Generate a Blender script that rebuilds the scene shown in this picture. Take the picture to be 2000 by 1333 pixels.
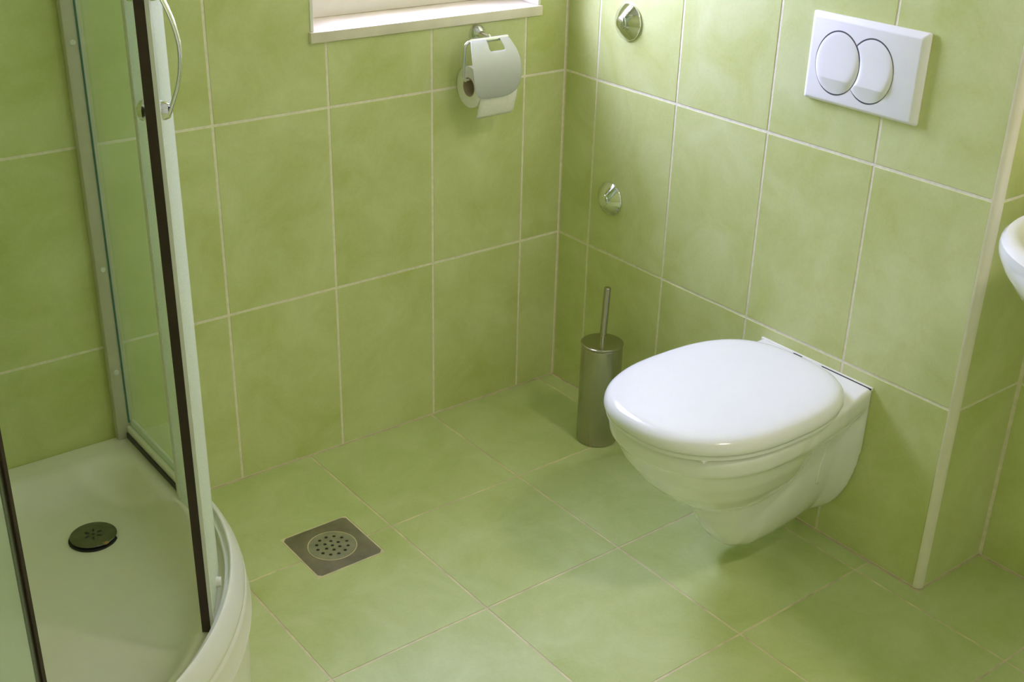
import bpy, bmesh, math, random
from mathutils import Vector, Matrix

# ------------------------------------------------------------------ reset
for o in list(bpy.data.objects):
    bpy.data.objects.remove(o, do_unlink=True)
S = bpy.context.scene
COL = S.collection

# ------------------------------------------------------------------ camera
CAM = Vector((-1.81156, -2.12662, 1.43386))
RIGHT = Vector((0.79221197, -0.60979926, 0.02334628))
UP = Vector((0.24790426, 0.35654806, 0.90078686))
FWD = Vector((0.55762323, 0.70782649, -0.43363348))
cd = bpy.data.cameras.new('camera')
cam = bpy.data.objects.new('camera', cd)
COL.objects.link(cam)
cam.matrix_world = Matrix(((RIGHT.x, UP.x, -FWD.x, CAM.x), (RIGHT.y, UP.y, -FWD.y, CAM.y),
                           (RIGHT.z, UP.z, -FWD.z, CAM.z), (0, 0, 0, 1)))
cd.sensor_width = 36.0
cd.lens = 2360.0 * 36.0 / 2000.0
cd.clip_start = 0.02
S.camera = cam

# ------------------------------------------------------------------ light
SKY_COL = (0.785, 0.78, 1.36, 1)
SKY_STRENGTH = 35.5
w = bpy.data.worlds.new('world')
S.world = w
w.use_nodes = True
bg = w.node_tree.nodes['Background']
bg.inputs[0].default_value = SKY_COL
bg.inputs[1].default_value = SKY_STRENGTH
WX0, WX1, WZ0, WZ1 = -0.654, -0.085, 0.945, 1.72      # window opening
pl = bpy.data.lights.new('window_portal', 'AREA')
pl.shape = 'RECTANGLE'
pl.size = WX1 - WX0
pl.size_y = WZ1 - WZ0
pl.cycles.is_portal = True
po = bpy.data.objects.new('window_portal', pl)
COL.objects.link(po)
po.location = ((WX0 + WX1) / 2, 0.20, (WZ0 + WZ1) / 2)
po.rotation_euler = (-math.pi / 2, 0, 0)     # shines towards -y
FILL_W = 10.5  # power of the added fill lamp
S.view_settings.view_transform = 'Standard'
S.view_settings.look = 'None'
S.view_settings.gamma = 1.0
S.view_settings.use_curve_mapping = False
S.view_settings.exposure = 0.0
S.cycles.max_bounces = 20
S.cycles.diffuse_bounces = 14
S.cycles.transparent_max_bounces = 24

# ------------------------------------------------------------------ materials
def new_mat(name):
    m = bpy.data.materials.new(name)
    m.use_nodes = True
    return m, m.node_tree.nodes, m.node_tree.links

def simple(name, col, rough=0.5, metal=0.0, var=0.04, scale=30.0, coat=0.0, spec=0.5, bump=0.0):
    """principled colour with a little procedural noise"""
    m, N, L = new_mat(name)
    b = N['Principled BSDF']
    b.inputs['Roughness'].default_value = rough
    b.inputs['Metallic'].default_value = metal
    b.inputs['Coat Weight'].default_value = coat
    b.inputs['Coat Roughness'].default_value = 0.05
    b.inputs['Specular IOR Level'].default_value = spec
    g = N.new('ShaderNodeNewGeometry')
    n = N.new('ShaderNodeTexNoise')
    n.inputs['Scale'].default_value = scale
    n.inputs['Detail'].default_value = 4
    L.new(g.outputs['Position'], n.inputs['Vector'])
    r = N.new('ShaderNodeValToRGB')
    r.color_ramp.elements[0].position = 0.3
    r.color_ramp.elements[1].position = 0.7
    r.color_ramp.elements[0].color = tuple(c * (1 - var) for c in col) + (1,)
    r.color_ramp.elements[1].color = tuple(min(1, c * (1 + var)) for c in col) + (1,)
    L.new(n.outputs['Fac'], r.inputs['Fac'])
    L.new(r.outputs['Color'], b.inputs['Base Color'])
    if bump:
        bp = N.new('ShaderNodeBump')
        bp.inputs['Strength'].default_value = bump
        bp.inputs['Distance'].default_value = 0.001
        L.new(n.outputs['Fac'], bp.inputs['Height'])
        L.new(bp.outputs['Normal'], b.inputs['Normal'])
    return m

def tile_mat(name, lo, hi, rough, spec=0.5):
    m, N, L = new_mat(name)
    b = N['Principled BSDF']
    b.inputs['Specular IOR Level'].default_value = spec
    g = N.new('ShaderNodeNewGeometry')
    oi = N.new('ShaderNodeObjectInfo')
    off = N.new('ShaderNodeVectorMath'); off.operation = 'SCALE'
    off.inputs[0].default_value = (7.0, 3.0, 5.0)
    L.new(oi.outputs['Random'], off.inputs['Scale'])
    add = N.new('ShaderNodeVectorMath'); add.operation = 'ADD'
    L.new(g.outputs['Position'], add.inputs[0]); L.new(off.outputs['Vector'], add.inputs[1])
    n1 = N.new('ShaderNodeTexNoise')
    n1.inputs['Scale'].default_value = 7.0; n1.inputs['Detail'].default_value = 7.0
    n1.inputs['Roughness'].default_value = 0.62; n1.inputs['Distortion'].default_value = 0.5
    L.new(add.outputs['Vector'], n1.inputs['Vector'])
    n2 = N.new('ShaderNodeTexNoise')
    n2.inputs['Scale'].default_value = 170.0; n2.inputs['Detail'].default_value = 3.0
    L.new(add.outputs['Vector'], n2.inputs['Vector'])
    mx = N.new('ShaderNodeMath'); mx.operation = 'MULTIPLY_ADD'
    mx.inputs[1].default_value = 0.16
    L.new(n2.outputs['Fac'], mx.inputs[0]); L.new(n1.outputs['Fac'], mx.inputs[2])
    r = N.new('ShaderNodeValToRGB')
    r.color_ramp.elements[0].position = 0.36; r.color_ramp.elements[0].color = lo + (1,)
    r.color_ramp.elements[1].position = 0.88; r.color_ramp.elements[1].color = hi + (1,)
    L.new(mx.outputs[0], r.inputs['Fac'])
    L.new(r.outputs['Color'], b.inputs['Base Color'])
    rr = N.new('ShaderNodeMapRange')
    rr.inputs['To Min'].default_value = rough - 0.04; rr.inputs['To Max'].default_value = rough + 0.06
    L.new(n1.outputs['Fac'], rr.inputs['Value'])
    L.new(rr.outputs['Result'], b.inputs['Roughness'])
    bp = N.new('ShaderNodeBump'); bp.inputs['Strength'].default_value = 0.06
    bp.inputs['Distance'].default_value = 0.0006
    L.new(n2.outputs['Fac'], bp.inputs['Height']); L.new(bp.outputs['Normal'], b.inputs['Normal'])
    return m

def glass_mat(name, tint, frost_col, frost, rough=0.03, spec=0.9):
    """thin pane: transmits straight through, scatters on its frosted face (more at grazing), Fresnel mirror on top"""
    m, N, L = new_mat(name)
    N.remove(N['Principled BSDF'])
    out = N['Material Output']
    tr = N.new('ShaderNodeBsdfTransparent'); tr.inputs[0].default_value = tint + (1,)
    df = N.new('ShaderNodeBsdfDiffuse'); df.inputs[0].default_value = frost_col + (1,)
    tl = N.new('ShaderNodeBsdfTranslucent'); tl.inputs[0].default_value = frost_col + (1,)
    sc = N.new('ShaderNodeMixShader'); sc.inputs[0].default_value = 0.18
    L.new(df.outputs[0], sc.inputs[1]); L.new(tl.outputs[0], sc.inputs[2])
    lw = N.new('ShaderNodeLayerWeight'); lw.inputs['Blend'].default_value = 0.5
    p = N.new('ShaderNodeMath'); p.operation = 'POWER'; p.inputs[1].default_value = 2.0
    L.new(lw.outputs['Facing'], p.inputs[0])
    g = N.new('ShaderNodeNewGeometry')
    no = N.new('ShaderNodeTexNoise'); no.inputs['Scale'].default_value = 420.0; no.inputs['Detail'].default_value = 2
    L.new(g.outputs['Position'], no.inputs['Vector'])
    mr = N.new('ShaderNodeMapRange'); mr.inputs['To Min'].default_value = frost * 0.75; mr.inputs['To Max'].default_value = frost * 1.25
    L.new(no.outputs['Fac'], mr.inputs['Value'])
    q = N.new('ShaderNodeMath'); q.operation = 'MULTIPLY_ADD'
    L.new(p.outputs[0], q.inputs[0]); L.new(mr.outputs['Result'], q.inputs[1]); q.inputs[2].default_value = frost * 0.03
    q.use_clamp = True
    m1 = N.new('ShaderNodeMixShader')
    L.new(q.outputs[0], m1.inputs[0]); L.new(tr.outputs[0], m1.inputs[1]); L.new(sc.outputs[0], m1.inputs[2])
    gl = N.new('ShaderNodeBsdfGlossy'); gl.inputs['Roughness'].default_value = rough
    p5 = N.new('ShaderNodeMath'); p5.operation = 'POWER'; p5.inputs[1].default_value = 5.0      # Schlick
    L.new(lw.outputs['Facing'], p5.inputs[0])
    fr = N.new('ShaderNodeMath'); fr.operation = 'MULTIPLY_ADD'; fr.inputs[1].default_value = spec; fr.inputs[2].default_value = 0.03
    L.new(p5.outputs[0], fr.inputs[0])
    m2 = N.new('ShaderNodeMixShader')
    L.new(fr.outputs[0], m2.inputs[0]); L.new(m1.outputs[0], m2.inputs[1]); L.new(gl.outputs[0], m2.inputs[2])
    L.new(m2.outputs[0], out.inputs['Surface'])
    return m

TILE_LO, TILE_HI = (0.525, 0.575, 0.20), (0.72, 0.755, 0.42)
M_WTILE = tile_mat('green_wall_tile', TILE_LO, TILE_HI, 0.36, 0.5)
M_FTILE = tile_mat('green_floor_tile', (0.495, 0.575, 0.215), (0.68, 0.745, 0.42), 0.40, 0.45)
M_GROUT = simple('cream_grout', (0.86, 0.80, 0.66), 0.85, var=0.08, scale=90, bump=0.2)
M_FGROUT = simple('floor_grout', (0.75, 0.66, 0.48), 0.5, var=0.18, scale=25)
M_PLASTER = simple('white_plaster', (0.80, 0.79, 0.75), 0.9, var=0.02, scale=12)
M_TRIM = simple('cream_corner_trim', (0.84, 0.79, 0.66), 0.35, var=0.03)
M_PORC = simple('white_porcelain', (0.86, 0.86, 0.84), 0.12, var=0.01, coat=0.4)
M_SEAT = simple('white_thermoplastic', (0.87, 0.87, 0.87), 0.16, var=0.006)
M_PLATE = simple('white_abs_plastic', (0.86, 0.85, 0.85), 0.34, var=0.01)
M_SIL = simple('white_silicone', (0.85, 0.84, 0.78), 0.45, var=0.03)
M_DARK = simple('dark_gap', (0.035, 0.035, 0.035), 0.7, var=0.1)
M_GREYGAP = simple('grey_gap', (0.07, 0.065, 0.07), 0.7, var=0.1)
M_CHROME = simple('chrome', (0.80, 0.81, 0.80), 0.09, 1.0, var=0.02)
M_STEEL = simple('brushed_steel', (0.47, 0.445, 0.38), 0.22, 1.0, var=0.06, scale=8)
M_STEEL2 = simple('worn_drain_steel', (0.33, 0.30, 0.25), 0.48, 0.85, var=0.25, scale=14)
M_GRATE = simple('drain_grate_steel', (0.42, 0.41, 0.36), 0.40, 0.9, var=0.12, scale=40)
M_SATIN = simple('satin_aluminium', (0.55, 0.55, 0.56), 0.42, 0.7, var=0.02)
M_PAPER = simple('toilet_paper', (0.86, 0.84, 0.76), 0.95, var=0.03, scale=120, bump=0.3)
M_CARD = simple('cardboard', (0.50, 0.40, 0.30), 0.9, var=0.05)
M_ACRYL = simple('cream_acrylic', (0.85, 0.82, 0.76), 0.22, var=0.015, scale=20)
M_RAIL = simple('white_lacquered_rail', (0.84, 0.83, 0.78), 0.28, var=0.01)
M_PROFILE = simple('grey_beige_profile', (0.58, 0.55, 0.47), 0.4, var=0.04)
M_SEAL = simple('brown_black_seal', (0.040, 0.020, 0.017), 0.4, var=0.15)
M_STRIP = simple('milky_strip', (0.72, 0.72, 0.72), 0.4, var=0.03)
M_TEAL = simple('teal_glass_edge', (0.05, 0.16, 0.13), 0.15, var=0.1)
M_SDRAIN = simple('dark_chrome', (0.20, 0.20, 0.17), 0.28, 0.9, var=0.15, scale=60)
M_RUST = simple('limescale_rust', (0.45, 0.26, 0.13), 0.8, var=0.3, scale=200)
M_WFRAME = simple('cream_window_frame', (0.80, 0.76, 0.66), 0.4, var=0.02)
M_SILL = simple('pale_marble', (0.80, 0.73, 0.60), 0.3, var=0.08, scale=14)
M_WHITE = simple('white_profile', (0.88, 0.86, 0.80), 0.3, var=0.01)
M_DOOR = glass_mat('frosted_door_glass', (0.91, 0.96, 0.92), (0.93, 0.98, 0.95), 1.15, 0.22, 0.35)
M_FIX = glass_mat('clear_panel_glass', (0.90, 0.97, 0.93), (0.70, 0.85, 0.78), 0.18, 0.03)
M_PANE = glass_mat('window_glass', (0.96, 0.98, 0.97), (0.9, 0.9, 0.9), 0.0, 0.0)
M_BRUSH = simple('white_bristle', (0.8, 0.8, 0.78), 0.8)
M_FILL_LAMP = simple('opal_fill_lamp', (0.9, 0.9, 0.88), 0.4)

# ------------------------------------------------------------------ helpers
def tag(o, label=None, cat=None, group=None, kind=None):
    if label: o['label'] = label
    if cat: o['category'] = cat
    if group: o['group'] = group
    if kind: o['kind'] = kind
    return o

def thing(name, loc, label, cat, group=None):
    o = bpy.data.objects.new(name, None)
    COL.objects.link(o)
    o.location = loc
    o.empty_display_size = 0.05
    return tag(o, label, cat, group)

def wloc(p):
    v = Vector((0, 0, 0))
    while p is not None:
        v += Vector(p.location); p = p.parent
    return v

def obj(name, data, mat, parent=None, smooth=True):
    """mesh given in world coordinates; child offsets cancel the parent's location"""
    if isinstance(data, bmesh.types.BMesh):
        me = bpy.data.meshes.new(name)
        bmesh.ops.recalc_face_normals(data, faces=data.faces)
        data.to_mesh(me); data.free()
    else:
        me = bpy.data.meshes.new(name)
        me.from_pydata(data[0], [], data[1]); me.update()
        b = bmesh.new(); b.from_mesh(me)
        bmesh.ops.recalc_face_normals(b, faces=b.faces)
        b.to_mesh(me); b.free()
    me.materials.append(mat)
    o = bpy.data.objects.new(name, me)
    COL.objects.link(o)
    if smooth:
        sm(me)
    if parent is not None:
        o.parent = parent
        o.location = -wloc(parent)
    return o

def sm(me, angle=0.6):
    b = bmesh.new(); b.from_mesh(me)
    for f in b.faces: f.smooth = True
    for e in b.edges:
        if len(e.link_faces) == 2 and e.calc_face_angle(0) > angle: e.smooth = False
    b.to_mesh(me); b.free()

def box_bm(x0, x1, y0, y1, z0, z1, bev=0.0, seg=2, bm=None):
    b = bmesh.new()
    bmesh.ops.create_cube(b, size=1.0)
    for v in b.verts:
        v.co = Vector(((x0 + x1) / 2 + v.co.x * (x1 - x0), (y0 + y1) / 2 + v.co.y * (y1 - y0), (z0 + z1) / 2 + v.co.z * (z1 - z0)))
    if bev > 0:
        bmesh.ops.bevel(b, geom=b.edges[:], offset=bev, segments=seg, affect='EDGES', profile=0.5)
    return b

def rings_mesh(rings, cap0=True, cap1=True, closed=True):
    """rings: list of equally long point lists"""
    n = len(rings[0]); V = []; F = []
    for r in rings: V += [tuple(p) for p in r]
    for i in range(len(rings) - 1):
        for j in range(n if closed else n - 1):
            k = (j + 1) % n
            F.append((i * n + j, i * n + k, (i + 1) * n + k, (i + 1) * n + j))
    if cap0: F.append(tuple(range(n - 1, -1, -1)))
    if cap1: F.append(tuple(range((len(rings) - 1) * n, len(rings) * n)))
    return V, F

def torus_rings(rings):
    """rings closed both ways"""
    n = len(rings[0]); m = len(rings); V = []; F = []
    for r in rings: V += [tuple(p) for p in r]
    for i in range(m):
        for j in range(n):
            k = (j + 1) % n; i2 = (i + 1) % m
            F.append((i * n + j, i * n + k, i2 * n + k, i2 * n + j))
    return V, F

def lathe(profile, origin, axis='z', n=40, cap0=True, cap1=True):
    o = Vector(origin); rings = []
    for r, h in profile:
        ring = []
        for k in range(n):
            a = 2 * math.pi * k / n
            c, s = r * math.cos(a), r * math.sin(a)
            if axis == 'z': d = Vector((c, s, h))
            elif axis == 'x': d = Vector((h, c, s))
            else: d = Vector((c, h, s))
            ring.append(o + d)
        rings.append(ring)
    return rings_mesh(rings, cap0, cap1)

def tube(path, r, n=12):
    """round tube along points; r number or list"""
    P = [Vector(p) for p in path]; rings = []
    t0 = (P[1] - P[0]).normalized()
    a = Vector((0, 0, 1)) if abs(t0.z) < 0.9 else Vector((1, 0, 0))
    u = t0.cross(a).normalized()
    for i, p in enumerate(P):
        t = (P[min(i + 1, len(P) - 1)] - P[max(i - 1, 0)]).normalized()
        u = (u - t * u.dot(t)).normalized(); v = t.cross(u)
        rr = r[i] if isinstance(r, (list, tuple)) else r
        rings.append([p + (u * math.cos(2 * math.pi * k / n) + v * math.sin(2 * math.pi * k / n)) * rr for k in range(n)])
    return rings_mesh(rings)

def rounded(path, rad, seg=6):
    P = [Vector(p) for p in path]; out = [P[0]]
    for i in range(1, len(P) - 1):
        a, b, c = P[i - 1], P[i], P[i + 1]
        d0 = (a - b).normalized(); d1 = (c - b).normalized()
        r = min(rad, (a - b).length * 0.49, (c - b).length * 0.49)
        p0, p1 = b + d0 * r, b + d1 * r
        for k in range(seg + 1):
            t = k / seg
            out.append(p0 * (1 - t) ** 2 + b * 2 * t * (1 - t) + p1 * t * t)
    out.append(P[-1])
    return out

# ------------------------------------------------------------------ room shell with separate tiles
GW = 0.0056           # wall grout width
TH = 0.007            # tile body
RX = 0.203            # recess wall
YE = -1.1204          # end of the boxed-out wall
XL = -1.985           # left wall
YF = -2.75            # wall behind the camera
ZC = 2.5
tile_cache = {}

def tile_mesh(cells_u, cells_v, keep, th, key):
    """tile slab in local u,v with removed cells; top face at w=0, rounded arris"""
    if key in tile_cache: return tile_cache[key]
    b = bmesh.new(); vs = {}
    def gv(i, j):
        if (i, j) not in vs: vs[(i, j)] = b.verts.new((cells_u[i], cells_v[j], 0))
        return vs[(i, j)]
    for i in range(len(cells_u) - 1):
        for j in range(len(cells_v) - 1):
            if keep[i][j]:
                b.faces.new((gv(i, j), gv(i + 1, j), gv(i + 1, j + 1), gv(i, j + 1)))
    bmesh.ops.dissolve_limit(b, angle_limit=0.01, verts=b.verts, edges=b.edges)
    top = list(b.faces)
    r = bmesh.ops.extrude_face_region(b, geom=top)
    for v in [g for g in r['geom'] if isinstance(g, bmesh.types.BMVert)]: v.co.z -= th
    bmesh.ops.recalc_face_normals(b, faces=b.faces)
    ed = [e for e in b.edges if all(abs(v.co.z) < 1e-6 for v in e.verts) and e.calc_face_angle(0) > 0.5]
    bmesh.ops.bevel(b, geom=ed, offset=0.0006, segments=2, affect='EDGES', profile=0.5)
    me = bpy.data.meshes.new('tile')
    b.to_mesh(me); b.free()
    tile_cache[key] = me
    return me

def lay_tiles(parent, mat, us, vs, place, hole=None, grout=GW, seed=0):
    """us, vs: joint positions; place(u,v)->matrix of local tile; hole (u0,u1,v0,v1)"""
    rnd = random.Random(seed)
    for i in range(len(us) - 1):
        for j in range(len(vs) - 1):
            u0, u1, v0, v1 = us[i] + grout / 2, us[i + 1] - grout / 2, vs[j] + grout / 2, vs[j + 1] - grout / 2
            if u1 - u0 < 0.008 or v1 - v0 < 0.008: continue
            cu, cv = [u0, u1], [v0, v1]
            if hole:
                for h in hole[:2]:
                    if u0 + 1e-4 < h < u1 - 1e-4: cu.append(h)
                for h in hole[2:]:
                    if v0 + 1e-4 < h < v1 - 1e-4: cv.append(h)
                cu.sort(); cv.sort()
            keep = [[not (hole and hole[0] - 1e-4 <= (cu[a] + cu[a + 1]) / 2 <= hole[1] + 1e-4 and
                          hole[2] - 1e-4 <= (cv[c] + cv[c + 1]) / 2 <= hole[3] + 1e-4)
                     for c in range(len(cv) - 1)] for a in range(len(cu) - 1)]
            if not any(any(k) for k in keep): continue
            mu, mv = (u0 + u1) / 2, (v0 + v1) / 2
            lu = [round(c - mu, 5) for c in cu]; lv = [round(c - mv, 5) for c in cv]
            key = (mat.name, tuple(lu), tuple(lv), str(keep))
            me = tile_mesh(lu, lv, keep, TH - 0.001, key)
            if not me.materials: me.materials.append(mat)
            o = bpy.data.objects.new('tile', me)
            COL.objects.link(o)
            o.parent = parent
            o.matrix_local = place(mu, mv)

def struct(name, bm, mat, label, cat):
    o = obj(name, bm, mat, None, smooth=False)
    return tag(o, label, cat, kind='structure')

def frame_place(origin, eu, ev):
    eu, ev = Vector(eu), Vector(ev); ew = eu.cross(ev)
    def f(u, v):
        p = Vector(origin) + eu * u + ev * v
        return Matrix(((eu.x, ev.x, ew.x, p.x), (eu.y, ev.y, ew.y, p.y), (eu.z, ev.z, ew.z, p.z), (0, 0, 0, 1)))
    return f

GD = 0.0010            # grout face lies this far behind the tile faces
ZR = [0.0, 0.3932, 0.7905, 1.188, 1.5855, 1.983, 2.3805, ZC]
# back wall (y = 0) with the window opening: four boxes joined round the hole
b = bmesh.new()
for x0, x1, z0, z1 in ((XL - 0.1, WX0, 0, ZC), (WX1, RX + 0.3, 0, ZC), (WX0, WX1, 0, WZ0 - 0.021), (WX0, WX1, WZ1, ZC)):
    t = box_bm(x0, x1, GD, 0.30, z0, z1)
    me_t = bpy.data.meshes.new('t'); t.to_mesh(me_t); t.free(); b.from_mesh(me_t); bpy.data.meshes.remove(me_t)
wall_back = struct('wall_back', b, M_GROUT, 'green tiled wall with the window and the toilet paper holder', 'wall')
UA = [-0.1189 - i * 0.2525 for i in range(8)]
UA = sorted([0.0 + GW / 2 - 0.004] + [u for u in UA if u > XL] + [XL])
lay_tiles(wall_back, M_WTILE, UA, ZR, frame_place((0, 0, 0), (1, 0, 0), (0, 0, 1)), hole=(WX0 - 0.004, WX1 + 0.004, WZ0 - 0.024, WZ1 + 0.004))

# boxed-out wall carrying the toilet (x = 0) with its return (y = YE)
wpoly = [(GD, GD + 0.002), (GD, YE + 0.013), (0.013, YE + GD), (RX + 0.3, YE + GD), (RX + 0.3, GD + 0.002)]
wall_right = struct('wall_right', rings_mesh([[Vector((x, y, z)) for x, y in wpoly] for z in (0, ZC)]), M_GROUT, 'green tiled boxed-out wall behind the wall-hung toilet', 'wall')
UB = [-0.1105 - j * 0.2525 for j in range(4)]
TR = 0.0125             # corner trim width
UBs = sorted([-0.004 + GW / 2] + UB + [YE + TR - 0.001])
lay_tiles(wall_right, M_WTILE, UBs, ZR, frame_place((0, 0, 0), (0, -1, 0), (0, 0, 1)) if False else
          (lambda u, v: Matrix(((0, 0, -1, 0.0), (-1, 0, 0, u), (0, 1, 0, v), (0, 0, 0, 1)))), seed=2)
lay_tiles(wall_right, M_WTILE, [TR - 0.001, RX - GD + 0.002], ZR, frame_place((0, YE, 0), (1, 0, 0), (0, 0, 1)), seed=3)
# recess wall beyond the corner
b = box_bm(RX + GD, RX + 0.3, YF, YE + 0.001, 0, ZC)
wall_recess = struct('wall_recess', b, M_GROUT, 'green tiled wall set back behind the washbasin', 'wall')
UR = [YE - 0.004]
while UR[-1] > YF: UR.append(UR[-1] - 0.2525)
UR[-1] = YF
lay_tiles(wall_recess, M_WTILE, sorted(UR), ZR, lambda u, v: Matrix(((0, 0, -1, RX), (-1, 0, 0, u), (0, 1, 0, v), (0, 0, 0, 1))), seed=4)
# left wall behind the shower
b = box_bm(XL - 0.1, XL - GD, YF, GD, 0, ZC)
wall_left = struct('wall_left', b, M_GROUT, 'green tiled wall on the far left side of the shower', 'wall')
UL = [0.0]
while UL[-1] > YF: UL.append(UL[-1] - 0.2525)
UL[-1] = YF
lay_tiles(wall_left, M_WTILE, sorted(UL), ZR, lambda u, v: Matrix(((0, 0, 1, XL), (1, 0, 0, u), (0, 1, 0, v), (0, 0, 0, 1))), seed=5)
struct('wall_front', box_bm(XL - 0.1, RX + 0.3, YF - 0.1, YF, 0, ZC), M_PLASTER, 'white plastered wall behind the viewer', 'wall')
struct('ceiling', box_bm(XL - 0.1, RX + 0.3, YF - 0.1, 0.30, ZC, ZC + 0.1), M_PLASTER, 'plain white bathroom ceiling', 'ceiling')
# floor
floor = struct('floor', box_bm(XL - 0.1, RX + 0.3, YF - 0.1, 0.30, -0.1, -0.0009), M_FGROUT, 'square green floor tiles with beige joints', 'floor')
FT = 0.3318
UX = sorted([XL] + [-0.0473 - k * FT for k in range(-1, 6) if -0.0473 - k * FT < RX] + [RX])
UY = sorted([0.0] + [-0.3421 - k * FT for k in range(0, 8) if -0.3421 - k * FT > YF] + [YF])
DX0, DX1, DY0, DY1 = -0.9165, -0.7720, -0.4075, -0.2570        # floor drain
# tiles under the boxed-out wall are cut away by the wall itself
def floor_tiles():
    ux_room = [u for u in UX if u < -0.01] + [-0.003]
    uy_all = UY
    lay_tiles(floor, M_FTILE, ux_room, uy_all, frame_place((0, 0, 0), (1, 0, 0), (0, 1, 0)), hole=(DX0 - 0.004, DX1 + 0.004, DY0 - 0.004, DY1 + 0.004), grout=0.0042)
floor_tiles()
# strip in the recess: from the last joint in front of the boxed wall to the recess wall
for o in [o for o in floor.children if o.location.x > -0.047]:
    bpy.data.objects.remove(o, do_unlink=True)
XA = -0.0473
ys1 = [y for y in UY if y >= -1.01] ; 
lay_tiles(floor, M_FTILE, [XA, -0.003], [-1.0057] + [y for y in UY if y > -1.0057], frame_place((0, 0, 0), (1, 0, 0), (0, 1, 0)), grout=0.0042)
# the tile wrapping the corner is L-shaped
Ltile = (XA, RX, -1.3375, -1.0057)
lay_tiles(floor, M_FTILE, [XA, RX - 0.003], [-1.3375, -1.0057], frame_place((0, 0, 0), (1, 0, 0), (0, 1, 0)), hole=(-0.005, RX + 0.1, YE - 0.003, 0), grout=0.0042)
lay_tiles(floor, M_FTILE, [XA, RX - 0.003], [y for y in UY if y < -1.33], frame_place((0, 0, 0), (1, 0, 0), (0, 1, 0)), grout=0.0042)

# corner trim: quarter-round profile on the boxed wall's edge
prof = [(0.0, YE + TR)]
for k in range(9):
    a = math.pi / 2 * k / 8
    prof.append((TR - (TR + 0.002) * math.cos(a), YE + TR - (TR + 0.002) * math.sin(a)))
prof += [(TR, YE), (TR, YE + TR)]
V, F = rings_mesh([[Vector((x, y, z)) for x, y in prof] for z in (0.001, ZC)])
tag(obj('trim_1', (V, F), M_TRIM), 'cream rounded corner trim running down the edge of the tiled wall', 'trim', kind='structure')

# ------------------------------------------------------------------ window
wr = thing('window_1', ((WX0 + WX1) / 2, 0.0, WZ0), 'white framed window with a pale stone sill above the paper holder', 'window')
wr['kind'] = 'structure'
obj('window_sill', box_bm(WX0 - 0.008, WX1 + 0.004, -0.010, 0.29, WZ0 - 0.021, WZ0, 0.0015), M_SILL, wr)
def uframe(x0, x1, z0, z1, wd, y0, y1, bev=0.003):
    b = bmesh.new()
    for bx in ((x0, x1, z0, z0 + wd), (x0, x1, z1 - wd, z1), (x0, x0 + wd, z0 + wd, z1 - wd), (x1 - wd, x1, z0 + wd, z1 - wd)):
        t = box_bm(bx[0], bx[1], y0, y1, bx[2], bx[3], bev)
        me = bpy.data.meshes.new('t'); t.to_mesh(me); t.free(); b.from_mesh(me); bpy.data.meshes.remove(me)
    return b
obj('frame', uframe(WX0 + 0.001, WX1 - 0.001, WZ0, WZ1 - 0.001, 0.055, 0.118, 0.19), M_WFRAME, wr)
sash = obj('sash', uframe(WX0 + 0.045, WX1 - 0.045, WZ0 + 0.045, WZ1 - 0.045, 0.05, 0.108, 0.175), M_WFRAME, wr)
obj('pane', box_bm(WX0 + 0.09, WX1 - 0.09, 0.140, 0.146, WZ0 + 0.09, WZ1 - 0.09), M_PANE, sash, smooth=False)
for x0, x1 in ((WX0 - 0.004, WX0 + 0.0035), (WX1 - 0.0035, WX1 + 0.004)):
    obj('edge_profile', box_bm(x0, x1, -0.002, 0.012, WZ0 + 0.0005, WZ1 + 0.004, 0.001), M_WHITE, wr)
for x0, x1 in ((WX0 - 0.0005, WX0 + 0.0025), (WX1 - 0.0025, WX1 + 0.0005)):
    obj('reveal', box_bm(x0, x1, 0.012, 0.118, WZ0 + 0.0005, WZ1), M_PLASTER, wr, smooth=False)

# ------------------------------------------------------------------ added fill lamp (unseen, brightens the back wall)
lr = thing('added_fill_lamp', (-0.30, -2.05, ZC), 'added round opal fill lamp on the unseen ceiling behind the viewer', 'lamp')
obj('base', lathe([(0.13, 0), (0.13, -0.02), (0.12, -0.022)], (-0.30, -2.05, ZC)), M_WHITE, lr)
obj('shade', lathe([(0.118, -0.022), (0.115, -0.045), (0.09, -0.07), (0.05, -0.082), (0.01, -0.085)], (-0.30, -2.05, ZC)), M_FILL_LAMP, lr)
ll = bpy.data.lights.new('fill_light', 'AREA'); ll.shape = 'DISK'; ll.size = 0.24; ll.energy = FILL_W; ll.color = (1.0, 0.88, 0.74)  # added fill for the back wall and tray
lo = bpy.data.objects.new('fill_light', ll); COL.objects.link(lo); lo.location = (-0.30, -2.05, ZC - 0.09)

# ------------------------------------------------------------------ wall-hung toilet
YC = -0.819            # axis of the bowl and lid
YW = -0.807            # axis at the wall
def yax(x): return YW + (YC - YW) * min(1.0, -x / 0.12)
def egg(xf, xb, hw, z, n=96, pb=3.0, xc=None, pf=2.0):
    """front at xf (negative), back at xb, half width hw"""
    if xc is None: xc = xf + 0.46 * (xb - xf)
    pts = []
    for k in range(n):
        a = 2 * math.pi * k / n
        c, s = math.cos(a), math.sin(a)
        if c < 0: p, L = pf, xc - xf
        else: p, L = pb, xb - xc
        x = xc + math.copysign(abs(c) ** (2 / p), c) * L
        y = YC + math.copysign(abs(s) ** (2 / p), s) * hw
        pts.append(Vector((x, y, z)))
    return pts

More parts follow.
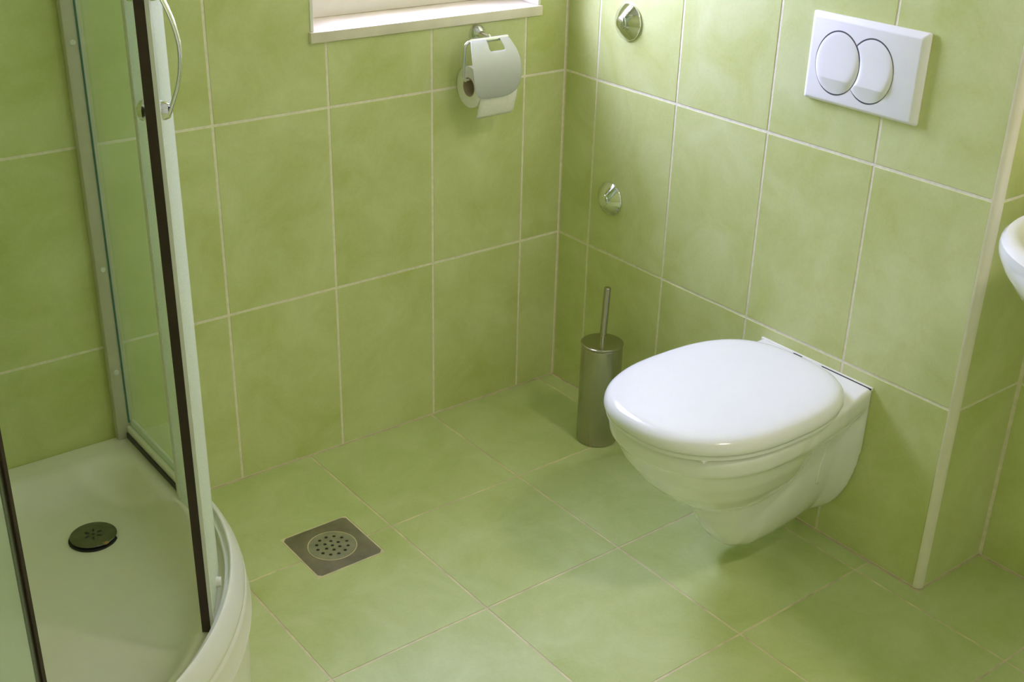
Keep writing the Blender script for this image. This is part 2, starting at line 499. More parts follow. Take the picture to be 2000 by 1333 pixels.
toilet = thing('toilet', (-0.25, YC, 0.0), 'white wall-hung toilet with its lid closed', 'toilet')
bb = bmesh.new()
def add_vf(bm, vf):
    me = bpy.data.meshes.new('t'); me.from_pydata(vf[0], [], vf[1]); bm.from_mesh(me); bpy.data.meshes.remove(me)
bowl = []
for z, xf, hw, xb in ((0.146, -0.300, 0.030, -0.18), (0.158, -0.328, 0.058, -0.14), (0.181, -0.366, 0.085, -0.12), (0.211, -0.407, 0.112, -0.10),
                      (0.246, -0.444, 0.135, -0.09), (0.286, -0.474, 0.153, -0.08), (0.321, -0.491, 0.164, -0.07), (0.327, -0.498, 0.1695, -0.07),
                      (0.354, -0.502, 0.172, -0.07), (0.3625, -0.499, 0.168, -0.07)):
    bowl.append(egg(xf, xb, hw, z, 72, 2.4, None, 2.25))
add_vf(bb, rings_mesh(bowl))
# trap / bracket: sections across x
def usec(x, W, zb, zt, zc, n=2.4, m=28):
    pts = []
    y0 = yax(x); pts.append(Vector((x, y0 + W, zt)))
    for k in range(m + 1):
        a = math.pi * k / m
        c, s = math.cos(a), math.sin(a)
        pts.append(Vector((x, y0 + math.copysign(abs(c) ** (2 / n), c) * W, zc - abs(s) ** (2 / n) * (zc - zb))))
    pts.append(Vector((x, y0 - W, zt)))
    return pts
neck = [usec(0.0, 0.140, 0.042, 0.36, 0.27, 2.2), usec(-0.010, 0.1395, 0.042, 0.36, 0.27, 2.2), usec(-0.022, 0.128, 0.042, 0.355, 0.27, 2.2),
        usec(-0.045, 0.108, 0.040, 0.35, 0.26, 2.2), usec(-0.10, 0.098, 0.037, 0.34, 0.24), usec(-0.165, 0.095, 0.034, 0.32, 0.22),
        usec(-0.215, 0.090, 0.034, 0.29, 0.20), usec(-0.252, 0.080, 0.047, 0.27, 0.19), usec(-0.280, 0.064, 0.080, 0.25, 0.19), usec(-0.297, 0.042, 0.120, 0.23, 0.19)]
add_vf(bb, rings_mesh(neck))
# back plateau joining bowl and wall
pl_out = [(0.0, 0.140), (-0.02, 0.1405), (-0.10, 0.150), (-0.20, 0.164), (-0.28, 0.168)]
def plat(z, inset):
    a = [Vector((x, yax(x) + y - inset, z)) for x, y in pl_out]
    c = [Vector((x, yax(x) - y + inset, z)) for x, y in reversed(pl_out)]
    return a + c
add_vf(bb, rings_mesh([plat(0.293, 0.030), plat(0.306, 0.012), plat(0.320, 0.003), plat(0.333, 0.0), plat(0.3625, 0.0), plat(0.367, 0.004)]))
bowl_o = obj('bowl', bb, M_PORC, toilet, smooth=False)
rm = bowl_o.modifiers.new('remesh', 'REMESH'); rm.mode = 'VOXEL'; rm.voxel_size = 0.0042; rm.use_smooth_shade = True
ss = bowl_o.modifiers.new('smooth', 'SMOOTH'); ss.factor = 0.5; ss.iterations = 9
# seat (annulus) and lid
XF, XB, HW, XCN = -0.513, -0.055, 0.1795, -0.282
def eo(off, z, n=96):
    return egg(XF + off, XB - off, HW - off, z, n, 2.75, XCN, 2.35)
seat_r = [eo(0.006, 0.3660), eo(0.004, 0.3672), eo(0.004, 0.3735), eo(0.0065, 0.3750), eo(0.075, 0.3750), eo(0.08, 0.373), eo(0.08, 0.368), eo(0.075, 0.3655)]
obj('seat', torus_rings(seat_r), M_SEAT, toilet)
lid_r = [eo(0.06, 0.3768), eo(0.004, 0.3768), eo(0.001, 0.3781), eo(0.0, 0.381), eo(0.0003, 0.387), eo(0.0025, 0.3935), eo(0.0065, 0.3985), eo(0.0125, 0.4023), eo(0.021, 0.4048), eo(0.034, 0.4063), eo(0.06, 0.4073), eo(0.11, 0.4080), eo(0.16, 0.4082)]
obj('lid', rings_mesh(lid_r), M_SEAT, toilet)
for s in (-1, 1):
    obj('hinge', lathe([(0.013, 0.364), (0.013, 0.374), (0.011, 0.376)], (-0.086, YC + s * 0.078, 0), 'z', 20), M_SEAT, toilet)
    obj('buffer', box_bm(-0.462, -0.444, YC + s * 0.122 - 0.005, YC + s * 0.122 + 0.005, 0.3615, 0.367, 0.002), M_SEAT, toilet)
obj('side_ridge', tube(rounded([(-0.066, -0.912, 0.270), (-0.072, -0.9145, 0.252), (-0.085, -0.9145, 0.219), (-0.089, -0.913, 0.173), (-0.080, -0.909, 0.165)], 0.02, 5), 0.0032, 10), M_PORC, toilet)
obj('silicone_joint', box_bm(-0.0060, 0.0, YW - 0.1395, YW + 0.1395, 0.362, 0.3690, 0.0015), M_SIL, toilet)
obj('gap_line', box_bm(-0.0078, -0.0056, YW - 0.139, YW - 0.020, 0.3650, 0.3680, 0.0004), M_DARK, toilet)
obj('gap_line', box_bm(-0.0078, -0.0056, YW + 0.030, YW + 0.052, 0.3650, 0.3680, 0.0004), M_DARK, toilet)

# ------------------------------------------------------------------ flush plate
fp = thing('flush_plate', (0.0, -0.8205, 0.9585), 'white dual flush plate with two overlapping oval buttons', 'flush plate')
def rrect(y0, y1, z0, z1, x, r, n=5, bulge=0.0):
    pts = []
    for cy, cz, a0 in ((y1 - r, z1 - r, 0), (y0 + r, z1 - r, 90), (y0 + r, z0 + r, 180), (y1 - r, z0 + r, 270)):
        for k in range(n + 1):
            a = math.radians(a0 + 90 * k / n)
            pts.append(Vector((x, cy + r * math.cos(a), cz + r * math.sin(a))))
    return pts
Y0, Y1, Z0, Z1 = -0.9445, -0.6965, 0.8795, 1.0385
FX = -0.0130          # face of the plate
rg = [rrect(Y0 + 0.002, Y1 - 0.002, Z0 + 0.002, Z1 - 0.002, -0.0002, 0.004), rrect(Y0, Y1, Z0, Z1, -0.002, 0.004), rrect(Y0, Y1, Z0, Z1, -0.0055, 0.004),
      rrect(Y0 + 0.0012, Y1 - 0.0012, Z0 + 0.0012, Z1 - 0.0012, -0.0072, 0.004),
      rrect(Y0 + 0.0095, Y1 - 0.0075, Z0 + 0.0045, Z1 - 0.0085, FX + 0.0008, 0.004), rrect(Y0 + 0.012, Y1 - 0.010, Z0 + 0.007, Z1 - 0.011, FX, 0.004)]
plate = obj('plate', rings_mesh(rg), M_PLATE, fp)
def ellipse(cy, cz, ry, rz, n=96):
    return [(cy + ry * math.cos(2 * math.pi * k / n), cz + rz * math.sin(2 * math.pi * k / n)) for k in range(n)]
BL = (-0.7670, 0.9555, 0.0480, 0.0570)
BR = (-0.8390, 0.9545, 0.0480, 0.0570)
def button(cy, cz, bound, rz):
    rings = []
    def dep(z):
        v = (z - cz) / rz          # 1 top .. -1 bottom
        if v > -0.50: d = 0.0010 + 0.0052 * (max(0.98 - v, 0.0) / 1.48) ** 1.7
        else:
            t = (-0.50 - v) / 0.5
            d = 0.0010 + 0.0052 * (1 - t) ** 1.3 if t < 1 else 0.0012
        return max(d, 0.0012)
    rings.append([Vector((FX + 0.001, y, z)) for y, z in bound])
    for s in [1.0, 0.985] + [0.97 - 0.0235 * q for q in range(41)]:
        r = []
        for y, z in bound:
            yy, zz = cy + (y - cy) * s, cz + (z - cz) * s
            e = max(0.08, 1 - s ** 9)
            r.append(Vector((FX - dep(zz) * e, yy, zz)))
        rings.append(r)
    return rings_mesh(rings)
bl = ellipse(*BL)
inL = lambda y, z, k=1.0: ((y - BL[0]) / (BL[2] * k)) ** 2 + ((z - BL[1]) / (BL[3] * k)) ** 2 < 1
br = []
for y, z in ellipse(*BR, n=160):
    if inL(y, z, 1.025):
        # slide the boundary on to the left oval's edge, moving along y
        q = 1 - ((z - BL[1]) / (BL[3] * 1.03)) ** 2
        y = BL[0] - BL[2] * 1.03 * math.sqrt(max(q, 0))
    br.append((y, z))
def gap(bound, cy, cz):
    r0 = [Vector((FX + 0.0002, y, z)) for y, z in bound]
    r1 = [Vector((FX - 0.0003, cy + (y - cy) * 1.0, cz + (z - cz) * 1.0)) for y, z in bound]
    return rings_mesh([r0, r1])
grow = lambda c: [(c[0] + (y - c[0]) * 1.018, c[1] + (z - c[1]) * 1.015) for y, z in c[2]]
for c, bd in ((BL, bl), (BR, br)):
    bu = obj('button', button(c[0] - (0.012 if c is BR else 0), c[1], bd, c[3]), M_PLATE, fp)
    obj('button_gap', gap(grow((c[0], c[1], bd)), c[0], c[1]), M_GREYGAP, bu)

# ------------------------------------------------------------------ chrome valve covers
def valve(y, z, label, r=0.0395):
    t = thing('valve_cover', (0, y, z), label, 'valve cover', 'chrome valve covers on the tiled wall')
    obj('flange', lathe([(r, 0.0), (r, -0.004), (r - 0.001, -0.0055), (r * 0.42, -0.0215), (r * 0.40, -0.022)], (0, y, z), 'x', 56), M_CHROME, t)
    obj('cap', lathe([(r * 0.36, -0.0215), (r * 0.36, -0.0245), (r * 0.30, -0.0262), (0.002, -0.0268)], (0, y, z), 'x', 40), M_CHROME, t)
valve(-0.2035, 0.9335, 'upper chrome cone-shaped valve cover, level with the flush plate')
valve(-0.1800, 0.5290, 'lower chrome cone-shaped valve cover above the toilet brush')

# ------------------------------------------------------------------ toilet brush
bx, by, br_ = -0.1245, -0.3155, 0.0475
hold = thing('brush_holder', (bx, by, 0), 'brushed steel cylinder holding the toilet brush in the corner', 'brush holder')
obj('canister', lathe([(br_ - 0.003, 0.0003), (br_ - 0.001, 0.001), (br_, 0.004), (br_, 0.244), (br_ - 0.0015, 0.2455), (br_ - 0.003, 0.244), (br_ - 0.003, 0.01)], (bx, by, 0), 'z', 64, True, True), M_STEEL, hold)
tb = thing('toilet_brush', (bx, by, 0.245), 'steel toilet brush handle and round lid standing in its cylinder', 'toilet brush')
obj('lid', lathe([(br_ - 0.004, 0.2445), (br_ + 0.0008, 0.2462), (br_ + 0.001, 0.2495), (br_ - 0.001, 0.2507), (br_ - 0.006, 0.2503), (0.006, 0.2503)], (bx, by, 0), 'z', 64), M_STEEL, tb)
hx = 0.006
obj('rod', tube([(bx, by, 0.03), (bx, by, 0.2505), (bx + hx * 0.15, by, 0.268)], 0.0042, 16), M_CHROME, tb)
obj('handle', tube([(bx + hx * 0.13, by, 0.266), (bx + hx * 0.14, by, 0.2675), (bx + hx, by, 0.3815), (bx + hx, by, 0.3830)], [0.005, 0.0078, 0.0078, 0.0066], 24), M_STEEL, tb)
obj('bristles', lathe([(0.012, 0.03), (0.034, 0.04), (0.034, 0.10), (0.012, 0.112)], (bx, by, 0), 'z', 24), M_BRUSH, tb)

# ------------------------------------------------------------------ paper holder and roll
ph = thing('toilet_paper_holder', (-0.256, 0, 0.898), 'chrome toilet paper holder with a satin metal flap under the window', 'paper holder')
BYp, BZp = -0.050, 0.897
obj('rosette', lathe([(0.0205, 0.0), (0.0205, -0.004), (0.019, -0.009), (0.014, -0.015), (0.009, -0.019), (0.0075, -0.03), (0.0072, -0.046), (0.004, -0.050)], (-0.256, 0, 0.900), 'y', 40), M_CHROME, ph)
arm = rounded([(-0.214, BYp, BZp), (-0.322, BYp, BZp - 0.001), (-0.326, BYp - 0.0, 0.8155), (-0.225, BYp, 0.8165)], 0.014, 8)
obj('wire_arm', tube(arm, 0.0038, 14), M_CHROME, ph)
obj('sleeve', lathe([(0.0052, -0.05), (0.0055, -0.048), (0.0055, 0.048), (0.0052, 0.05)], (-0.260, BYp, BZp), 'x', 20), M_CHROME, ph)
def cover():
    rows = [(-0.050, -0.3090, -0.2130, 0.9015), (-0.0575, -0.3125, -0.2100, 0.8975), (-0.0660, -0.3180, -0.2060, 0.8870), (-0.0740, -0.3225, -0.2030, 0.8775), (-0.0810, -0.3260, -0.2010, 0.8680), (-0.0900, -0.3300, -0.2010, 0.8510),
            (-0.0960, -0.3320, -0.2030, 0.8310), (-0.0985, -0.3300, -0.2090, 0.8080), (-0.0980, -0.3260, -0.2170, 0.7960), (-0.0972, -0.3180, -0.2270, 0.7890), (-0.0965, -0.3050, -0.2400, 0.7850), (-0.0962, -0.2900, -0.2560, 0.7835)]
    b = bmesh.new(); nu = 24
    grid = []
    for i, (y, xa, xb, z) in enumerate(rows):
        r = []
        for k in range(nu + 1):
            u = k / nu
            r.append(b.verts.new((xa + (xb - xa) * u, y, z)))
        grid.append(r)
    for i in range(len(rows) - 1):
        for k in range(nu):
            u = -1 + 2 * (k + 0.5) / nu
            if i < 3 and -0.16 < u < 0.54: continue       # finger notch round the bar
            b.faces.new((grid[i][k], grid[i][k + 1], grid[i + 1][k + 1], grid[i + 1][k]))
    for v in [v for v in b.verts if not v.link_faces]: b.verts.remove(v)
    return b
cv = obj('cover_flap', cover(), M_SATIN, ph)
so = cv.modifiers.new('solid', 'SOLIDIFY'); so.thickness = 0.0014; so.offset = 0
sb = cv.modifiers.new('sub', 'SUBSURF'); sb.levels = 1; sb.render_levels = 1
RXa, RXb, RY, RZ, RR, RC = -0.309, -0.213, -0.0475, 0.8005, 0.0440, 0.0205
rl = thing('toilet_roll', ((RXa + RXb) / 2, RY, RZ), 'white toilet paper roll with a loose hanging sheet', 'toilet roll')
def ann(r0, r1, x0, x1, n=56):
    rings = []
    for r, x in ((r1, x0), (r1, x1), (r0, x1), (r0, x0)):
        rings.append([Vector((x, RY + r * math.cos(2 * math.pi * k / n), RZ + r * math.sin(2 * math.pi * k / n))) for k in range(n)])
    return torus_rings(rings)
obj('paper', ann(RC, RR, RXa, RXb), M_PAPER, rl)
obj('core', ann(RC - 0.0012, RC + 0.0002, RXa - 0.0005, RXb + 0.0005), M_CARD, rl)
sh = []
for k in range(14):
    t = k / 13
    if t < 0.45:
        a = math.radians(200 - 45 * (0.45 - t) / 0.45); y = RY + (RR + 0.001) * math.cos(a); z = RZ + (RR + 0.001) * math.sin(a)
    else:
        q = (t - 0.45) / 0.55; y = RY - (RR + 0.001) * 0.94 + 0.008 * q + 0.012 * q * q; z = RZ - 0.0157 - 0.050 * q
    sh.append((y, z))
V = []; F = []; nx = 8
for i, (y, z) in enumerate(sh):
    for k in range(nx + 1):
        x = RXa + (RXb - RXa) * k / nx
        V.append((x + (0.002 if i > 10 else 0), y - 0.003 * (k / nx) * (i / 13), z + 0.003 * (k / nx) * (i / 13)))
for i in range(len(sh) - 1):
    for k in range(nx):
        F.append((i * (nx + 1) + k, i * (nx + 1) + k + 1, (i + 1) * (nx + 1) + k + 1, (i + 1) * (nx + 1) + k))
sheet = obj('hanging_sheet', (V, F), M_PAPER, rl)
so = sheet.modifiers.new('solid', 'SOLIDIFY'); so.thickness = 0.0006; so.offset = 0

# ------------------------------------------------------------------ floor drain
dcx, dcy = (DX0 + DX1) / 2, (DY0 + DY1) / 2
fd = thing('floor_drain', (dcx, dcy, 0), 'square steel floor drain with a round perforated grate', 'floor drain')
R_IN, R_OUT = 0.0465, 0.0500
def sq(h, z, n=64):
    pts = []
    for k in range(n):
        a = 2 * math.pi * (k + 0.5) / n
        c, s = math.cos(a), math.sin(a); m = max(abs(c), abs(s))
        pts.append(Vector((dcx + c / m * h[0], dcy + s / m * h[1], z)))
    return pts
def ci(r, z, n=64):
    return [Vector((dcx + r * math.cos(2 * math.pi * (k + 0.5) / n), dcy + r * math.sin(2 * math.pi * (k + 0.5) / n), z)) for k in range(n)]
hh = ((DX1 - DX0) / 2, (DY1 - DY0) / 2)
obj('mortar_edge', torus_rings([sq((hh[0] + 0.0035, hh[1] + 0.0035), -0.002), sq((hh[0] + 0.0035, hh[1] + 0.0035), -0.0004), sq((hh[0] - 0.001, hh[1] - 0.001), -0.0004), sq((hh[0] - 0.001, hh[1] - 0.001), -0.002)]), M_FGROUT, fd, smooth=False)
obj('plate', torus_rings([sq(hh, -0.002), sq(hh, 0.0002), ci(R_OUT, 0.0002), ci(R_OUT, -0.002)]), M_STEEL2, fd)
obj('ring', torus_rings([ci(R_OUT - 0.0002, -0.002), ci(R_OUT - 0.0002, 0.0006), ci(R_IN + 0.0014, 0.0006), ci(R_IN + 0.0014, -0.002)]), M_FGROUT, fd)
# grate with real holes: triangulated disc minus holes through bmesh triangle_fill
def grate():
    b = bmesh.new()
    def loop(cx_, cy_, r, n):
        vs = [b.verts.new((cx_ + r * math.cos(2 * math.pi * k / n), cy_ + r * math.sin(2 * math.pi * k / n), 0.0003)) for k in range(n)]
        return [b.edges.new((vs[k], vs[(k + 1) % n])) for k in range(n)]
    ed = loop(dcx, dcy, R_IN + 0.001, 56)
    hs = [(0, 0)]
    for k in range(6): a = math.radians(60 * k + 12); hs.append((0.0155 * math.cos(a), 0.0155 * math.sin(a)))
    for k in range(12): a = math.radians(30 * k + 24); hs.append((0.0315 * math.cos(a), 0.0315 * math.sin(a)))
    for hx_, hy_ in hs: ed += loop(dcx + hx_, dcy + hy_, 0.0036, 12)
    bmesh.ops.triangle_fill(b, use_beauty=True, edges=ed)
    # remove faces that fill the holes
    kill = []
    for f in b.faces:
        c = f.calc_center_median()
        if any((c.x - dcx - hx_) ** 2 + (c.y - dcy - hy_) ** 2 < 0.0034 ** 2 for hx_, hy_ in hs): kill.append(f)
    bmesh.ops.delete(b, geom=kill, context='FACES')
    return b
gr = obj('grate', grate(), M_GRATE, fd, smooth=False)
so = gr.modifiers.new('solid', 'SOLIDIFY'); so.thickness = 0.0012; so.offset = 0
obj('sump', lathe([(R_IN + 0.001, -0.0009), (R_IN, -0.0005), (0.001, -0.0005)], (dcx, dcy, 0), 'z', 40), M_DARK, fd)

# ------------------------------------------------------------------ shower tray
CX, CY, RT = -1.635, -0.345, 0.547
TXR = CX + RT; TXL = XL + 0.0005; TYF = CY - RT
def tray_outline(o, z, rc, na=36, nc=8, dz=None, r0=RT):
    """closed outline of the quadrant tray moved inwards by o; rc = radius at the three square corners"""
    xr, yb, xl, yf = CX + r0 - o, -0.0005 - o, TXL + o, CY - r0 + o
    if o <= 0: yb, xl = -0.0005, TXL
    pts = []
    r = r0 - o
    for k in range(na + 1):
        a = -math.pi / 2 + math.pi / 2 * k / na
        pts.append((CX + r * math.cos(a), CY + r * math.sin(a)))
    for cx_, cy_, a0 in ((xr - rc, yb - rc, 0), (xl + rc, yb - rc, 90), (xl + rc, yf + rc, 180)):
        for k in range(nc + 1):
            a = math.radians(a0 + 90 * k / nc)
            pts.append((cx_ + rc * math.cos(a), cy_ + rc * math.sin(a)))
    return [Vector((x, y, z if dz is None else z + dz(x, y))) for x, y in pts]
tray = thing('shower_tray', (-1.53, -0.44, 0), 'cream acrylic quadrant shower tray with a curved front', 'shower tray')
ZT = 0.195
tr = [tray_outline(-0.000, 0.1425, 0.001), tray_outline(-0.0045, 0.1440, 0.001), tray_outline(-0.0052, 0.1462, 0.001), tray_outline(-0.0035, 0.150, 0.001),
      tray_outline(-0.001, 0.186, 0.001), tray_outline(0.0, 0.191, 0.001), tray_outline(0.004, ZT, 0.002),
      tray_outline(0.048, ZT, 0.03), tray_outline(0.058, ZT - 0.0015, 0.05), tray_outline(0.066, ZT - 0.007, 0.055), tray_outline(0.080, ZT - 0.026, 0.06), tray_outline(0.092, ZT - 0.040, 0.065),
      tray_outline(0.106, ZT - 0.050, 0.07), tray_outline(0.128, ZT - 0.0555, 0.07), tray_outline(0.20, ZT - 0.058, 0.06)]
V, F = rings_mesh(tr, cap0=False, cap1=True)
obj('basin', (V, F), M_ACRYL, tray)
ap = [tray_outline(0.010, 0.0003, 0.001), tray_outline(0.006, 0.002, 0.001), tray_outline(0.002, 0.137, 0.001), tray_outline(0.003, 0.1425, 0.001)]
obj('apron', rings_mesh(ap, False, False), M_ACRYL, tray)
# drain cover
sd = thing('shower_drain', (-1.279, -0.243, 0.143), 'round dark chrome shower drain cover with star-shaped slots', 'shower drain')
SZ = 0.1380
sdx, sdy = -1.2765, -0.2315
obj('sump_ring', lathe([(0.0440, SZ - 0.0008), (0.0442, SZ + 0.0002), (0.043, SZ + 0.0006), (0.036, SZ + 0.0006)], (sdx, sdy, 0), 'z', 48), M_DARK, sd)
cov = obj('cover', lathe([(0.036, SZ + 0.0045), (0.0405, SZ + 0.0055), (0.0412, SZ + 0.0068), (0.0400, SZ + 0.0078), (0.034, SZ + 0.0082), (0.001, SZ + 0.0084)], (sdx, sdy, 0), 'z', 56), M_SDRAIN, sd)
obj('stem', lathe([(0.02, SZ), (0.02, SZ + 0.006)], (sdx, sdy, 0), 'z', 24), M_DARK, sd)
for k in range(6):
    a = math.radians(60 * k + 10)
    d = Vector((math.cos(a), math.sin(a), 0)); n_ = Vector((-math.sin(a), math.cos(a), 0))
    pts = []
    for q, wdt in ((0.0075, 0.0006), (0.0105, 0.0019), (0.0145, 0.0021), (0.0170, 0.0009)):
        pts.append((q, wdt))
    c0 = Vector((sdx, sdy, SZ + 0.0084))
    out = [c0 + d * q + n_ * wd for q, wd in pts] + [c0 + d * q - n_ * wd for q, wd in reversed(pts)]
    obj('slot', rings_mesh([out, [p + Vector((0, 0, 0.0003)) for p in out]]), M_DARK, cov, smooth=False)
obj('screw_hole', lathe([(0.003, SZ + 0.0083), (0.003, SZ + 0.0087)], (sdx, sdy, 0), 'z', 16), M_DARK, cov)
b = bmesh.new(); bmesh.ops.create_icosphere(b, subdivisions=2, radius=1)
for v in b.verts: v.co = Vector((sdx + 0.0085 + v.co.x * 0.0075, sdy - 0.0365 + v.co.y * 0.004, SZ + 0.0062 + v.co.z * 0.003))
obj('rust_stain', b, M_RUST, sd)

# ------------------------------------------------------------------ shower enclosure (fixed parts)
se = thing('shower_enclosure', (-1.53, -0.44, ZT), 'fixed glass panels, wall profiles and curved rails of the corner shower', 'shower enclosure')
ZTOP = 1.90
def rail_path(r, n=48):
    """points at distance r outside the arc centre, from the back wall round to the left wall"""
    pts = [(CX + r, -0.001), (CX + r, CY * 0.5)]
    for k in range(n + 1):
        a = -math.pi / 2 * k / n
        pts.append((CX + r * math.cos(a), CY + r * math.sin(a)))
    pts += [((CX + XL) / 2, CY - r), (XL + 0.001, CY - r)]
    return pts
def rail(section):
    paths = [rail_path(r) for r, z in section]
    rings = []
    for i in range(len(paths[0])):
        rings.append([Vector((paths[k][i][0], paths[k][i][1], section[k][1])) for k in range(len(section))])
    return rings_mesh(rings)
sec = [(0.5440, ZT + 0.0004), (0.5450, ZT + 0.004), (0.5435, ZT + 0.010), (0.5385, ZT + 0.022), (0.5315, ZT + 0.034), (0.5275, ZT + 0.0395), (0.5255, ZT + 0.0405), (0.5235, ZT + 0.0395),
       (0.5225, ZT + 0.036), (0.5220, ZT + 0.028), (0.5155, ZT + 0.0275), (0.5142, ZT + 0.0265), (0.5138, ZT + 0.024), (0.5138, ZT + 0.006), (0.5160, ZT + 0.0004)]
obj('bottom_rail', rail(sec), M_RAIL, se)
sec2 = [(0.530, ZTOP - 0.02), (0.530, ZTOP + 0.03), (0.49, ZTOP + 0.03), (0.49, ZTOP - 0.02), (0.496, ZTOP - 0.02), (0.496, ZTOP), (0.52, ZTOP), (0.52, ZTOP - 0.02)]
obj('top_rail', rail(sec2), M_RAIL, se, smooth=False)
FR = 0.5245            # fixed glass radius (outer face)
def mir(p): return Vector((CX - (p[1] - CY), CY - (p[0] - CX), p[2]))
def mirror_bm(bm):
    for v in bm.verts: v.co = mir(v.co)
    return bm
for s in (0, 1):
    prs = []
    g = box_bm(CX + FR - 0.006, CX + FR, CY + 0.02, -0.018, ZT + 0.030, ZTOP)
    p1 = box_bm(CX + FR - 0.030, CX + FR + 0.004, -0.022, -0.0005, ZT + 0.0005, ZTOP + 0.03, 0.003)
    p2 = box_bm(CX + FR - 0.0070, CX + FR - 0.0040, -0.0240, -0.0215, ZT + 0.0355, ZTOP)
    p3 = box_bm(CX + 0.5105, CX + 0.5136, CY + 0.06, -0.024, ZT + 0.003, ZT + 0.0145)  # dark strip painting the shade of the rail's inner groove
    if s:
        off = (XL - mir((0, 0, 0)).x)
        for q in (g, p1, p2, p3):
            mirror_bm(q)
            for v in q.verts:
                if v.co.x < CX - 0.1: v.co.x += off if False else 0
        # the mirrored run ends at the left wall, 2 cm nearer than the back wall
    if s == 0:
        pr_ = obj('wall_profile', p1, M_PROFILE, se)
        for z in (0.345, 0.560, 0.98, 1.5):
            obj('screw_cap', lathe([(0.0055, -0.0220), (0.0055, -0.0232), (0.004, -0.0245), (0.001, -0.0248)], (CX + FR - 0.0175, 0, z), 'y', 20), M_STRIP, pr_)
    else:
        pr_ = obj('wall_profile', p1, M_PROFILE, se)
    gp = obj('fixed_panel', g, M_FIX, se, smooth=False)
    obj('glass_seal', p2, M_TEAL, gp, smooth=False)
    obj('painted_rail_shade', p3, M_GREYGAP, gp, smooth=False)

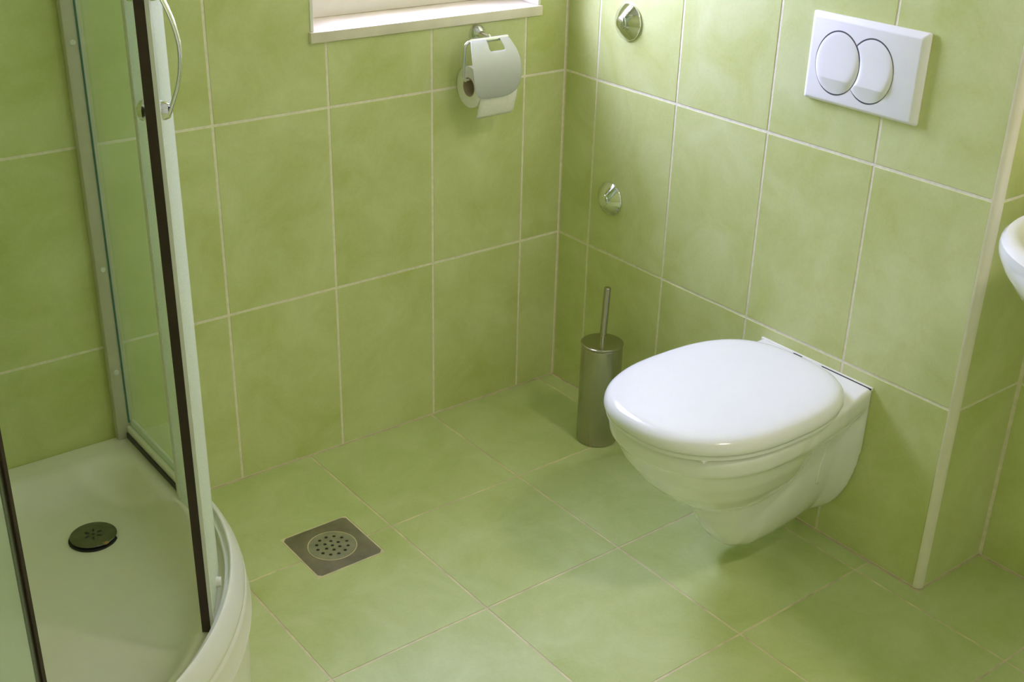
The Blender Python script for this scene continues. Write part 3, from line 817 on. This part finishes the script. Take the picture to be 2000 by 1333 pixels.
# ------------------------------------------------------------------ sliding doors
DR = 0.5035
def arc_solid(r0, r1, a0, a1, z0, z1, n):
    rings = []
    for k in range(n + 1):
        a = math.radians(a0 + (a1 - a0) * k / n)
        c, s = math.cos(a), math.sin(a)
        rings.append([Vector((CX + r * c, CY + r * s, z)) for r, z in ((r0, z0), (r1, z0), (r1, z1), (r0, z1))])
    return rings_mesh(rings)
def door(lead, trail, label, sgn):
    """lead, trail: angles of the leading (magnet) and trailing edge"""
    am = math.radians((lead + trail) / 2)
    t = thing('shower_door', (CX + DR * math.cos(am), CY + DR * math.sin(am), ZT + 0.012), label, 'shower door', 'curved sliding shower doors')
    d = sgn          # +1 when the panel extends to larger angles
    ZB = ZT + 0.014
    gl = obj('glass', arc_solid(DR - 0.006, DR, lead + 0.35 * d, trail, ZB, ZTOP - 0.003, 36), M_DOOR, t)
    obj('magnet_seal', arc_solid(DR - 0.0105, DR + 0.0032, lead - 0.35 * d, lead + 0.35 * d, ZT + 0.0015, ZTOP - 0.003, 2), M_SEAL, t, smooth=False)
    obj('seal_lip', arc_solid(DR + 0.0032, DR + 0.0088, lead - 0.30 * d, lead + 0.12 * d, ZT + 0.0015, ZTOP - 0.003, 2), M_STRIP if sgn > 0 else M_SEAL, t, smooth=False)
    obj('trailing_strip', arc_solid(DR - 0.0068, DR + 0.0012, trail - 0.9 * d, trail + 0.2 * d, ZB, ZTOP - 0.003, 2), M_STRIP, t, smooth=False)
    # handle outside, round knobs inside
    ha = lead + 2.6 * d
    a = math.radians(ha); rad = Vector((math.cos(a), math.sin(a), 0)); base = Vector((CX, CY, 0))
    tan = Vector((-math.sin(a), math.cos(a), 0))
    zs = (1.017, 1.167)
    pts = []
    m = 20
    for k in range(m + 1):
        q = k / m
        z = zs[0] - 0.004 + (zs[1] - zs[0] + 0.008) * q
        bow = 0.0125 + 0.021 * math.sin(math.pi * q)
        pts.append((base + rad * (DR + bow) + Vector((0, 0, z)), q))
    rings = []
    for p, q in pts:
        wd, tk = 0.0085 - 0.0030 * math.sin(math.pi * q), 0.0030
        rings.append([p + tan * (wd * math.cos(2 * math.pi * j / 14)) + rad * (tk * math.sin(2 * math.pi * j / 14)) for j in range(14)])
    hd = obj('handle', rings_mesh(rings), M_CHROME, t)
    for z in zs:
        c0 = base + rad * DR + Vector((0, 0, z))
        path = [c0 - rad * 0.002, c0 + rad * 0.004, c0 + rad * 0.009, c0 + rad * 0.0135]
        obj('handle_mount', tube(path, [0.0130, 0.0130, 0.0115, 0.0092], 20), M_CHROME, hd)
        kp = [c0 - rad * 0.0055, c0 - rad * 0.015, c0 - rad * 0.0155, c0 - rad * 0.019, c0 - rad * 0.024, c0 - rad * 0.0275, c0 - rad * 0.0285]
        obj('knob', tube(kp, [0.007, 0.007, 0.0120, 0.0140, 0.0125, 0.0070, 0.001], 24), M_CHROME, t)
    for ang in (lead + 9 * d, trail - 11 * d):
        a2 = math.radians(ang); r2 = Vector((math.cos(a2), math.sin(a2), 0)); c0 = base + r2 * DR + Vector((0, 0, ZB + 0.022))
        obj('roller', tube([c0 - r2 * 0.010, c0 - r2 * 0.0065, c0 + r2 * 0.001, c0 + r2 * 0.0075], [0.006, 0.009, 0.009, 0.008], 20), M_RAIL if ang == lead + 9 * d else M_CHROME, t)
    return t
door(-39.4, 4.5, 'curved glass shower door with dark seal and chrome bow handle beside the floor drain', 1)
door(-78.9, -122.5, 'curved glass shower door at the left edge, slid open', -1)

# ------------------------------------------------------------------ washbasin
wb = thing('washbasin', (RX, -1.489, 0.64), 'white ceramic washbasin cut off by the right edge', 'washbasin')
def wring(sx, z, n=72):
    ax, ay = 0.2525 * sx, 0.285 * sx
    cxb = RX - 0.2525 if sx > 0.99 else RX - 0.0005 - ax - (1 - sx) * 0.10
    pts = []
    for k in range(n):
        a = 2 * math.pi * k / n
        c, s = math.cos(a), math.sin(a)
        p = 2.3 if c < 0 else 5.0
        pts.append(Vector((min(cxb + math.copysign(abs(c) ** (2 / p), c) * ax, RX - 0.0005), -1.489 + math.copysign(abs(s) ** (2 / p), s) * ay, z - 0.020)))
    return pts
wrs = [wring(0.30, 0.655), wring(0.45, 0.662), wring(0.62, 0.682), wring(0.78, 0.715), wring(0.90, 0.752), wring(0.965, 0.785), wring(0.995, 0.808), wring(1.0, 0.818), wring(0.995, 0.827), wring(0.98, 0.833), wring(0.955, 0.835),
       wring(0.925, 0.833), wring(0.89, 0.822), wring(0.85, 0.800), wring(0.78, 0.770), wring(0.65, 0.742), wring(0.45, 0.725), wring(0.15, 0.72)]
obj('bowl', rings_mesh(wrs), M_PORC, wb)
obj('waste', lathe([(0.031, 0.7015), (0.031, 0.7035), (0.027, 0.7040), (0.002, 0.7025)], (RX - 0.20, -1.489, 0), 'z', 32), M_CHROME, wb)
